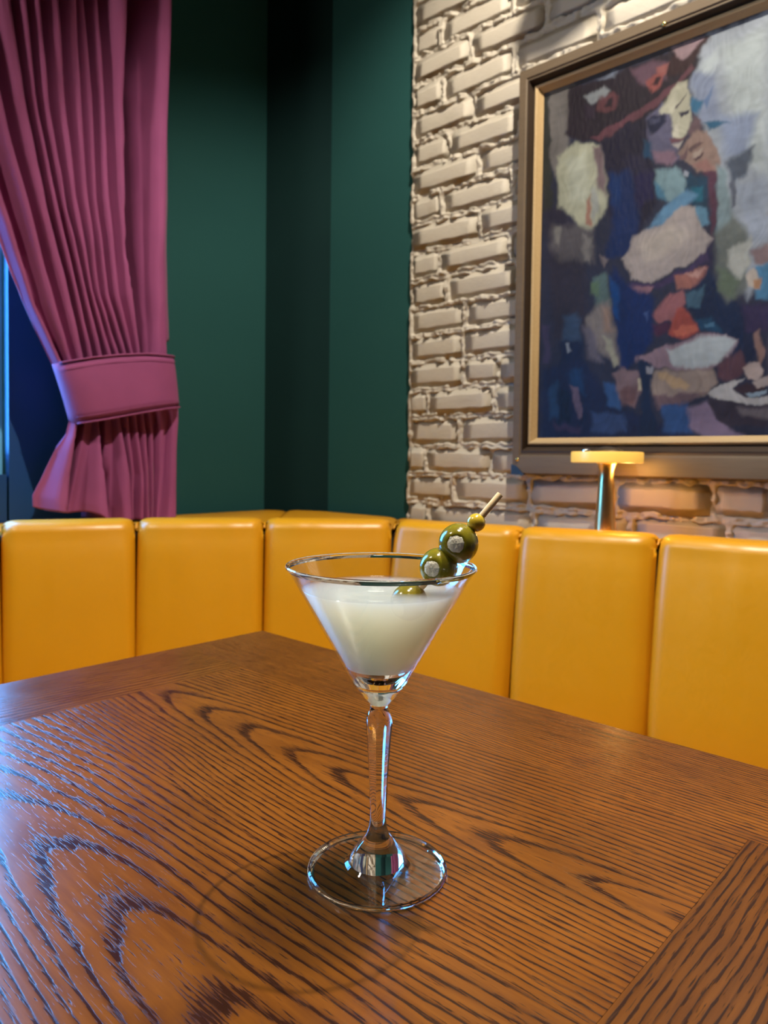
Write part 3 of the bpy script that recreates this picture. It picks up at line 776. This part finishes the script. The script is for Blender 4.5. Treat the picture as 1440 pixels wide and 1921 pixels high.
PX = 720+FPX*(pv@CR)/zz; PY = CY0-FPX*(pv@CU)/zz
PX = PX+3.4*vnoise(X*70, Z*55, 51)+.9*vnoise(X*240, Z*160, 52); PY = PY+4.5*vnoise(X*60, Z*40, 53)+1.5*vnoise(X*260, Z*120, 54)
C = np.tile(lin((44, 46, 66)), (nz, nx, 1))
far = np.clip((PX-1430)/300, 0, .6)[..., None]; C = C*(1-far)+far*lin((110, 116, 130))
for pts, col, soft, al in P:
    xs = [p[0] for p in pts]; ys = [p[1] for p in pts]
    m_ = (PX > min(xs)-soft*2) & (PX < max(xs)+soft*2) & (PY > min(ys)-soft*2) & (PY < max(ys)+soft*2)
    if not m_.any(): continue
    x = PX[m_]; y = PY[m_]; d2 = np.full(x.shape, 1e9); ins = np.zeros(x.shape, bool)
    for (ax_, ay_), (bx_, by_) in zip(pts, pts[1:]+pts[:1]):
        ex, ey = bx_-ax_, by_-ay_; t = np.clip(((x-ax_)*ex+(y-ay_)*ey)/(ex*ex+ey*ey+1e-9), 0, 1)
        d2 = np.minimum(d2, (x-ax_-t*ex)**2+(y-ay_-t*ey)**2)
        if ey != 0:
            c_ = ((ay_ > y) != (by_ > y)) & (x < ex*(y-ay_)/ey+ax_); ins ^= c_
    sd = np.sqrt(d2)*np.where(ins, 1, -1); w = np.clip(.5+sd/(soft*1.9), 0, 1)*al; w = w*w*(3-2*w)
    C[m_] = C[m_]*(1-w[:, None])+w[:, None]*lin(col)
stroke = 1+.11*vnoise(X*160+vnoise(X*20, Z*20, 60)*5, Z*36, 61)+.08*vnoise(X*40, Z*130, 62)+.16*vnoise(X*22, Z*22, 63)
C = np.clip(C*stroke[..., None]*PAINT_GAIN, 0, .9)
hh = .00025*vnoise(X*300, Z*90, 64)+.0001*vnoise(X*500, Z*500, 65)
me = grid_mesh('canvas', np.stack([X, YCV-hh, Z], -1), nx, nz)
at = me.color_attributes.new('paint', 'FLOAT_COLOR', 'POINT')
at.data.foreach_set('color', np.concatenate([C, np.ones((nz, nx, 1))], -1).astype(np.float32).ravel())
M = MT('oil_paint'); a_ = M.n('VertexColor'); a_.layer_name = 'paint'
M.set(Base_Color=a_.outputs[0], Roughness=.5); M.b.inputs['Specular IOR Level'].default_value = .2; M_PAINT = M.m
cv = finish('canvas', me, M_PAINT, fp, smooth=True); cv['label'] = 'oil painted canvas in blues, creams and reds'

# ---------------------------------------------------------------- small table lamp on the ledge behind the cushions
LY = 1.440
lc = on(1138, 858, 1, LY); lz = float(lc[2]); base_z = .8238
lamp = thing('table_lamp', 'small mushroom table lamp with glowing yellow disc shade and polished brass stem', 'lamp', (float(lc[0]), LY, base_z))
hs = lz-base_z
bm = bmesh.new(); lathe(bm, [(0, 0), (.031, 0), (.033, .003), (.031, .007), (.024, .010), (0, .010)], 40); sharp(obj('base', bm, M_BRASS, lamp), 40)
bm = bmesh.new(); lathe(bm, [(.0235, .008), (.0225, .02), (.0195, .06), (.0165, hs-.055), (.0150, hs-.040), (.0155, hs-.028), (.0185, hs-.016), (.0205, hs-.0118), (0, hs-.0118)], 40)
obj('stem', bm, M_BRASS, lamp, smooth=True)
M = MT('lit_amber_acrylic'); M.set(Base_Color=(.85, .55, .12), Roughness=.35)
M.b.inputs['Emission Color'].default_value = (1.0, .58, .10, 1); M.b.inputs['Emission Strength'].default_value = .55
bm = bmesh.new(); R_ = .0735
lathe(bm, [(.0, hs-.0115), (R_-.003, hs-.0115), (R_-.0005, hs-.0105), (R_, hs-.008), (R_, hs+.008), (R_-.0005, hs+.0105), (R_-.003, hs+.0115), (.0, hs+.0115)], 56)
sharp(obj('lamp_shade', bm, M.m, lamp), 50)
bm = bmesh.new(); lathe(bm, [(.034, hs+.0116), (.030, hs+.0150), (.018, hs+.0185), (.010, hs+.022), (0, hs+.023)], 32); obj('cap', bm, M_BRASS, lamp, smooth=True)
bm = bmesh.new(); lathe(bm, [(.009, 0), (.009, .004), (.007, .006), (0, .006)], 20); o = obj('switch', bm, simple('steel', (.7, .7, .72), .2, 1.), lamp, smooth=True); o.location = (-.030, -.035, hs+.0116)
light('lamp_glow', 'POINT', (float(lc[0])+.040, LY+.01, lz-.020), .7, (1., .55, .16), shadow_soft_size=.018).parent = None

# pendant hanging near the wall: its shade throws the rounded shadow above the picture
pl_ = thing('pendant_lamp', 'dark bell-shaped pendant shade hanging before the brick wall above the painting', 'lamp', (-.595, 1.264, ZC))
bm = bmesh.new(); lathe(bm, [(.012, -.21), (.028, -.215), (.040, -.24), (.052, -.29), (.068, -.34), (.090, -.385), (.088, -.385), (.066, -.338), (.050, -.288), (.038, -.242), (.010, -.22)], 40)
obj('lamp_shade', bm, M_BLACK, pl_, smooth=True)
obj('cord', tube(bmesh.new(), [(0, 0, -.22), (0, 0, -.1), (0, 0, -.001)], .003, 8), M_BLACK, pl_)
bm = bmesh.new(); lathe(bm, [(0, -.02), (.04, -.02), (.05, -.001), (0, -.001)], 24); obj('ceiling_rose', bm, M_BLACK, pl_, smooth=True)

# ---------------------------------------------------------------- table
TX0, TX1, TY0, TY1, TZ = -.747, -.012, -.50, .579, .76
tbl = thing('dining_table', 'square-cornered dark stained oak table top with framed border boards', 'table', (-.38, .04, 0))
def plank(name, lo, hi, mat, along, cut=None):
    cx, cy = (lo[0]+hi[0])/2, (lo[1]+hi[1])/2; lx, ly = (hi[0]-lo[0])/2, (hi[1]-lo[1])/2
    if along == 'y': lx, ly = ly, lx
    g = .00008
    bm = box(bmesh.new(), (-lx+g, -ly+g, -.032), (lx-g, ly-g, 0))
    o = obj(name, bm, mat, tbl); o.location = (cx+.38, cy-.04, TZ); o.rotation_euler = (0, 0, PI/2 if along == 'y' else 0)
    return o
W1 = mat_wood('oak_border', 1, ringf=300, tilt=.02, depth=.06, yoff=.16)
W2 = mat_wood('oak_end_board', 2, ringf=230, tilt=.03, depth=.05, shade=.74, yoff=-.13)
W3 = mat_wood('oak_panel_a', 3, ringf=215, tilt=-.076, depth=.037)
W4 = mat_wood('oak_panel_b', 4, ringf=180, tilt=-.065, depth=.046)
W5 = mat_wood('oak_panel_c', 5, ringf=160, tilt=.05, depth=.05)
W6 = mat_wood('oak_left_board', 6, ringf=210, tilt=.04, depth=.05, shade=.85, yoff=.11)
bw = .117; YM = TY1-bw
plank('plank', (TX0, YM, 0), (TX1, TY1, 0), W1, 'x')
plank('plank', (TX0, TY0, 0), (TX0+.115, YM, 0), W6, 'y')
plank('plank', (-.127, TY0, 0), (TX1, YM, 0), W2, 'y')
xa, xb = TX0+.115, -.127
plank('plank', (xa, .262, 0), (xb, YM, 0), W3, 'x')
plank('plank', (xa, .082, 0), (xb, .262, 0), W4, 'x')
plank('plank', (xa, -.20, 0), (xb, .082, 0), W5, 'x')
plank('plank', (xa, TY0, 0), (xb, -.20, 0), W1, 'x')
boxo('apron', (TX0+.04+.38, TY0+.04-.04, TZ-.105), (TX1-.04+.38, TY1-.04-.04, TZ-.033), M_FRAME, tbl, bevel=.003)
bm = bmesh.new(); lathe(bm, [(0, TZ-.105), (.05, TZ-.105), (.045, TZ-.16), (.035, .4), (.045, .08), (.16, .03), (.24, .018), (.24, 0), (0, 0)], 32); obj('pedestal', bm, M_BLACK, tbl, smooth=True)

# ---------------------------------------------------------------- martini glass
GX, GY = -.264, .284; gdx, gdy = GX, GY
glass = bmesh.new()
prof_foot = [(0, .0012), (.010, .0012), (.0345, .0002), (.0366, .0), (.0376, .0007), (.0379, .0016), (.0376, .0026), (.0366, .0031), (.030, .0034), (.022, .0038), (.0178, .0046), (.0160, .0060), (.0150, .0080), (.0136, .0108),
             (.0112, .0140), (.0084, .0172), (.0062, .0205), (.0050, .0240), (.0044, .0285), (.0044, .034)]
prof_stem = [(.0047, .040), (.0051, .050), (.0057, .060), (.0063, .070), (.0069, .078), (.00715, .0805), (.0072, .0825), (.0069, .0845), (.0060, .0868), (.0051, .0888), (.0049, .0903), (.0052, .0918),
             (.0066, .0935), (.0084, .0955), (.0105, .0985), (.0131, .1018), (.0144, .1035)]
slope = (.0506-.0144)/(.1660-.1035)
prof_cone = [(.0144+slope*(h-.1035), h) for h in (.112, .125, .140, .155, .1642)]
prof_rim = [(.0510, .1656), (.0512, .1666), (.0508, .1673), (.0502, .1672), (.0498, .1664)]
tw = .0012
prof_in = [(.0144+slope*(h-.1035)-tw, h) for h in (.1640, .155, .140, .125, .1125)]+[(.0120, .1065), (.0098, .1046), (.0062, .1032), (.0030, .1027), (0, .1026)]
allp = prof_foot+prof_stem+prof_cone+prof_rim+prof_in
def facet(a, z):
    w = np.interp(z, [.030, .040, .076, .0815, .084], [0, 1, 1, .75, 0])
    k = PI/4; aa = (a % k)-k/2
    return 1-w*(1-math.cos(PI/8)/math.cos(aa))+w*.03
fs = lathe(glass, allp, 64, facet)
n1 = len(prof_foot)+len(prof_stem)
rim0 = n1+len(prof_cone)-1
for j, row in enumerate(fs):
    thin = j in (1, 7, 8, 9) or (j >= n1-1 and j < rim0) or (j >= rim0+len(prof_rim) and j < rim0+len(prof_rim)+5)
    for f in row: f.material_index = 1 if thin else 0
bmesh.ops.recalc_face_normals(glass, faces=glass.faces)
go = obj('martini_glass', glass, M_GLASS); go.data.materials.append(M_THIN); sharp(go, 17)
go.location = (GX, GY, .7602); go.rotation_euler = (0, 0, .52)
tag(go, 'clear long-stemmed martini glass with faceted stem standing on the oak table', 'glass')
# drink
M = MT('cloudy_cocktail'); M.t.nodes.remove(M.b)
tr = M.n('BsdfTransparent'); gl = M.n('BsdfGlossy'); gl.inputs['Roughness'].default_value = .03
lw = M.n('LayerWeight'); lw.inputs['Blend'].default_value = .10
mx = M.n('MixShader'); M.put(mx.inputs[0], M.math('ADD', M.math('MULTIPLY', lw.outputs['Facing'], .45), .02)); M.t.links.new(tr.outputs[0], mx.inputs[1]); M.t.links.new(gl.outputs[0], mx.inputs[2])
M.t.links.new(mx.outputs[0], M.out.inputs['Surface'])
vs_ = M.n('VolumeScatter'); vs_.inputs['Color'].default_value = (1, 1, 1, 1); vs_.inputs['Density'].default_value = 90; vs_.inputs['Anisotropy'].default_value = .25
va_ = M.n('VolumeAbsorption'); va_.inputs['Color'].default_value = (.68, .68, .07, 1); va_.inputs['Density'].default_value = 14
ad_ = M.n('AddShader'); M.t.links.new(vs_.outputs[0], ad_.inputs[0]); M.t.links.new(va_.outputs[0], ad_.inputs[1])
M.t.links.new(ad_.outputs[0], M.out.inputs['Volume'])
SC.cycles.volume_bounces = 14; SC.cycles.max_bounces = 20; SC.cycles.transparent_max_bounces = 16
M_DRINK = M.m
hL = .1540; gap = .00025
rL = .0144+slope*(hL-.1035)-tw-gap
bm = bmesh.new()
pd = [(0, .1032), (.0030, .1033), (.0060, .1038), (.0094, .1052), (.0116, .1070)]+[(.0144+slope*(h-.1035)-tw-gap, h) for h in (.113, .125, .14, .150, .1535)]+[(rL+.0001, hL+.0006), (rL-.0008, hL+.0002), (rL-.0025, hL), (rL*.6, hL), (0, hL)]
lathe(bm, pd, 64); bmesh.ops.recalc_face_normals(bm, faces=bm.faces)
dr = obj('cocktail', bm, M_DRINK, smooth=True); dr.location = (GX, GY, .7602)
tag(dr, 'cloudy pale yellow cocktail filling the martini glass', 'drink')

# pick, bead, olives: laid in the vertical plane through the glass that faces the camera
fw = Vector((CF[0], CF[1], 0)).normalized(); rt = Vector((fw.y, -fw.x, 0))
def at_depth(px, py, depth):
    d = CF+(px-720)/FPX*CR-(py-CY0)/FPX*CU; return Vector((CP+d*depth).tolist())
DG = float(np.array([GX, GY, .927])[0:3]@CF - CP@CF)
tip = at_depth(938, 927, DG-.004); low = at_depth(764, 1133, DG-.004)
dirv = (low-tip).normalized()
pk = thing('cocktail_pick', 'bamboo cocktail pick with a gold bead leaning out of the glass', 'skewer', tip)
q = dirv.to_track_quat('Z', 'Y').to_euler()
M = MT('bamboo'); tcb = M.coord((600, 600, 20)); nb = M.noise(tcb, 1, 3)
M.set(Base_Color=M.mix(nb, (.82, .56, .28), (.92, .72, .42)), Roughness=.55)
Lp = (low-tip).length
bm = bmesh.new(); lathe(bm, [(0, 0), (.0016, 0), (.00185, .0003), (.00185, .02), (.00175, Lp-.012), (.0003, Lp), (0, Lp)], 16)
o = sharp(obj('stick', bm, M.m, pk), 40); o.rotation_euler = q
def along(px, py):                     # distance from the tip of the pick to the point nearest that photo point
    best = min((abs(proj(np.array(tip+dirv*t))[0]-px)+abs(proj(np.array(tip+dirv*t))[1]-py), t) for t in [i*.0002 for i in range(500)]); return best[1]
tb_ = along(893, 980)
M = MT('gold_bead'); M.set(Base_Color=M.mix(M.noise(M.coord(), 320, 3), (.62, .40, .02), (.85, .62, .06)), Roughness=.22); M.b.inputs['Coat Weight'].default_value = .6
bm = bmesh.new(); bmesh.ops.create_uvsphere(bm, u_segments=28, v_segments=18, radius=.0049)
o = obj('bead', bm, M.m, pk, smooth=True); o.location = dirv*tb_; o['label'] = 'round shiny gold bead'
M = MT('olive_skin'); tco = M.coord()
on_ = M.noise(tco, 90, 4, .6); os_ = M.noise(tco, 700, 2, .5)
colr = M.mix(on_, (.13, .120, .006), (.32, .265, .018)); colr = M.mix(M.ramp(os_, [(0, (0, 0, 0)), (.64, (0, 0, 0)), (.70, (.5,)*3), (1, (.6,)*3)]), colr, (.42, .40, .12))
M.set(Base_Color=colr, Roughness=.17, Normal=M.bump(on_, .15, .001)); M.b.inputs['Subsurface Weight'].default_value = .25; M.b.inputs['Subsurface Scale'].default_value = .003
M.b.inputs['Coat Weight'].default_value = .4; M_OLIVE = M.m
M = MT('blue_cheese'); nn = M.noise(M.coord(), 600, 4, .7); M.set(Base_Color=M.mix(nn, (.80, .74, .56), (.95, .90, .74)), Roughness=.75, Normal=M.bump(nn, .9, .0012)); M_CHEESE = M.m
def olive(px, py, rad, hx, hy, label, stretch=1.06, hole=.46):
    t = along(px, py); c = tip+dirv*t
    ol = thing('olive', label, 'olive', c)
    eye = Vector(CP.tolist()); view = (eye-c).normalized()
    aim = (view+Vector(CR.tolist())*hx+Vector(CU.tolist())*hy).normalized(); qe = aim.to_track_quat('Z', 'Y').to_euler()
    bm = bmesh.new(); bmesh.ops.create_uvsphere(bm, u_segments=40, v_segments=28, radius=rad)
    for v in bm.verts:
        n_ = v.co.normalized(); ang = math.acos(max(-1, min(1, n_.z)))
        k = 1+.012*math.sin(3*n_.x+1)+.010*n_.y
        v.co = v.co*k; v.co.z *= stretch
        lim = math.asin(hole)*(1+.03*math.sin(3*math.atan2(n_.y, n_.x)+px))
        if ang < lim: v.co.z -= rad*.16*(1-(ang/lim)**4)
    o = obj('flesh', bm, M_OLIVE, ol, smooth=True); o.rotation_euler = qe
    bm = bmesh.new(); bmesh.ops.create_uvsphere(bm, u_segments=28, v_segments=14, radius=rad*hole*.98)
    rr = random.Random(int(px))
    for v in bm.verts:
        a = math.atan2(v.co.y, v.co.x); e = 1+.03*math.sin(4*a+px)+.03*math.sin(9*a)
        v.co.x *= e; v.co.y *= e; v.co.z = v.co.z*.42+rr.uniform(-.0003, .0003)
    o = obj('stuffing', bm, M_CHEESE, ol, smooth=True); o.rotation_euler = qe; o['label'] = 'crumbly white cheese stuffing'
    o.location = aim*(rad*stretch*.80)
    return ol
olive(866, 1020, .0107, -.14, -.02, 'large green olive highest on the pick, above the rim')
olive(822, 1064, .0102, -.42, -.10, 'green olive half sunk in the drink at the right side')
olive(773, 1130, .0098, -.9, -.5, 'lowest olive on the pick, submerged in the cloudy drink')
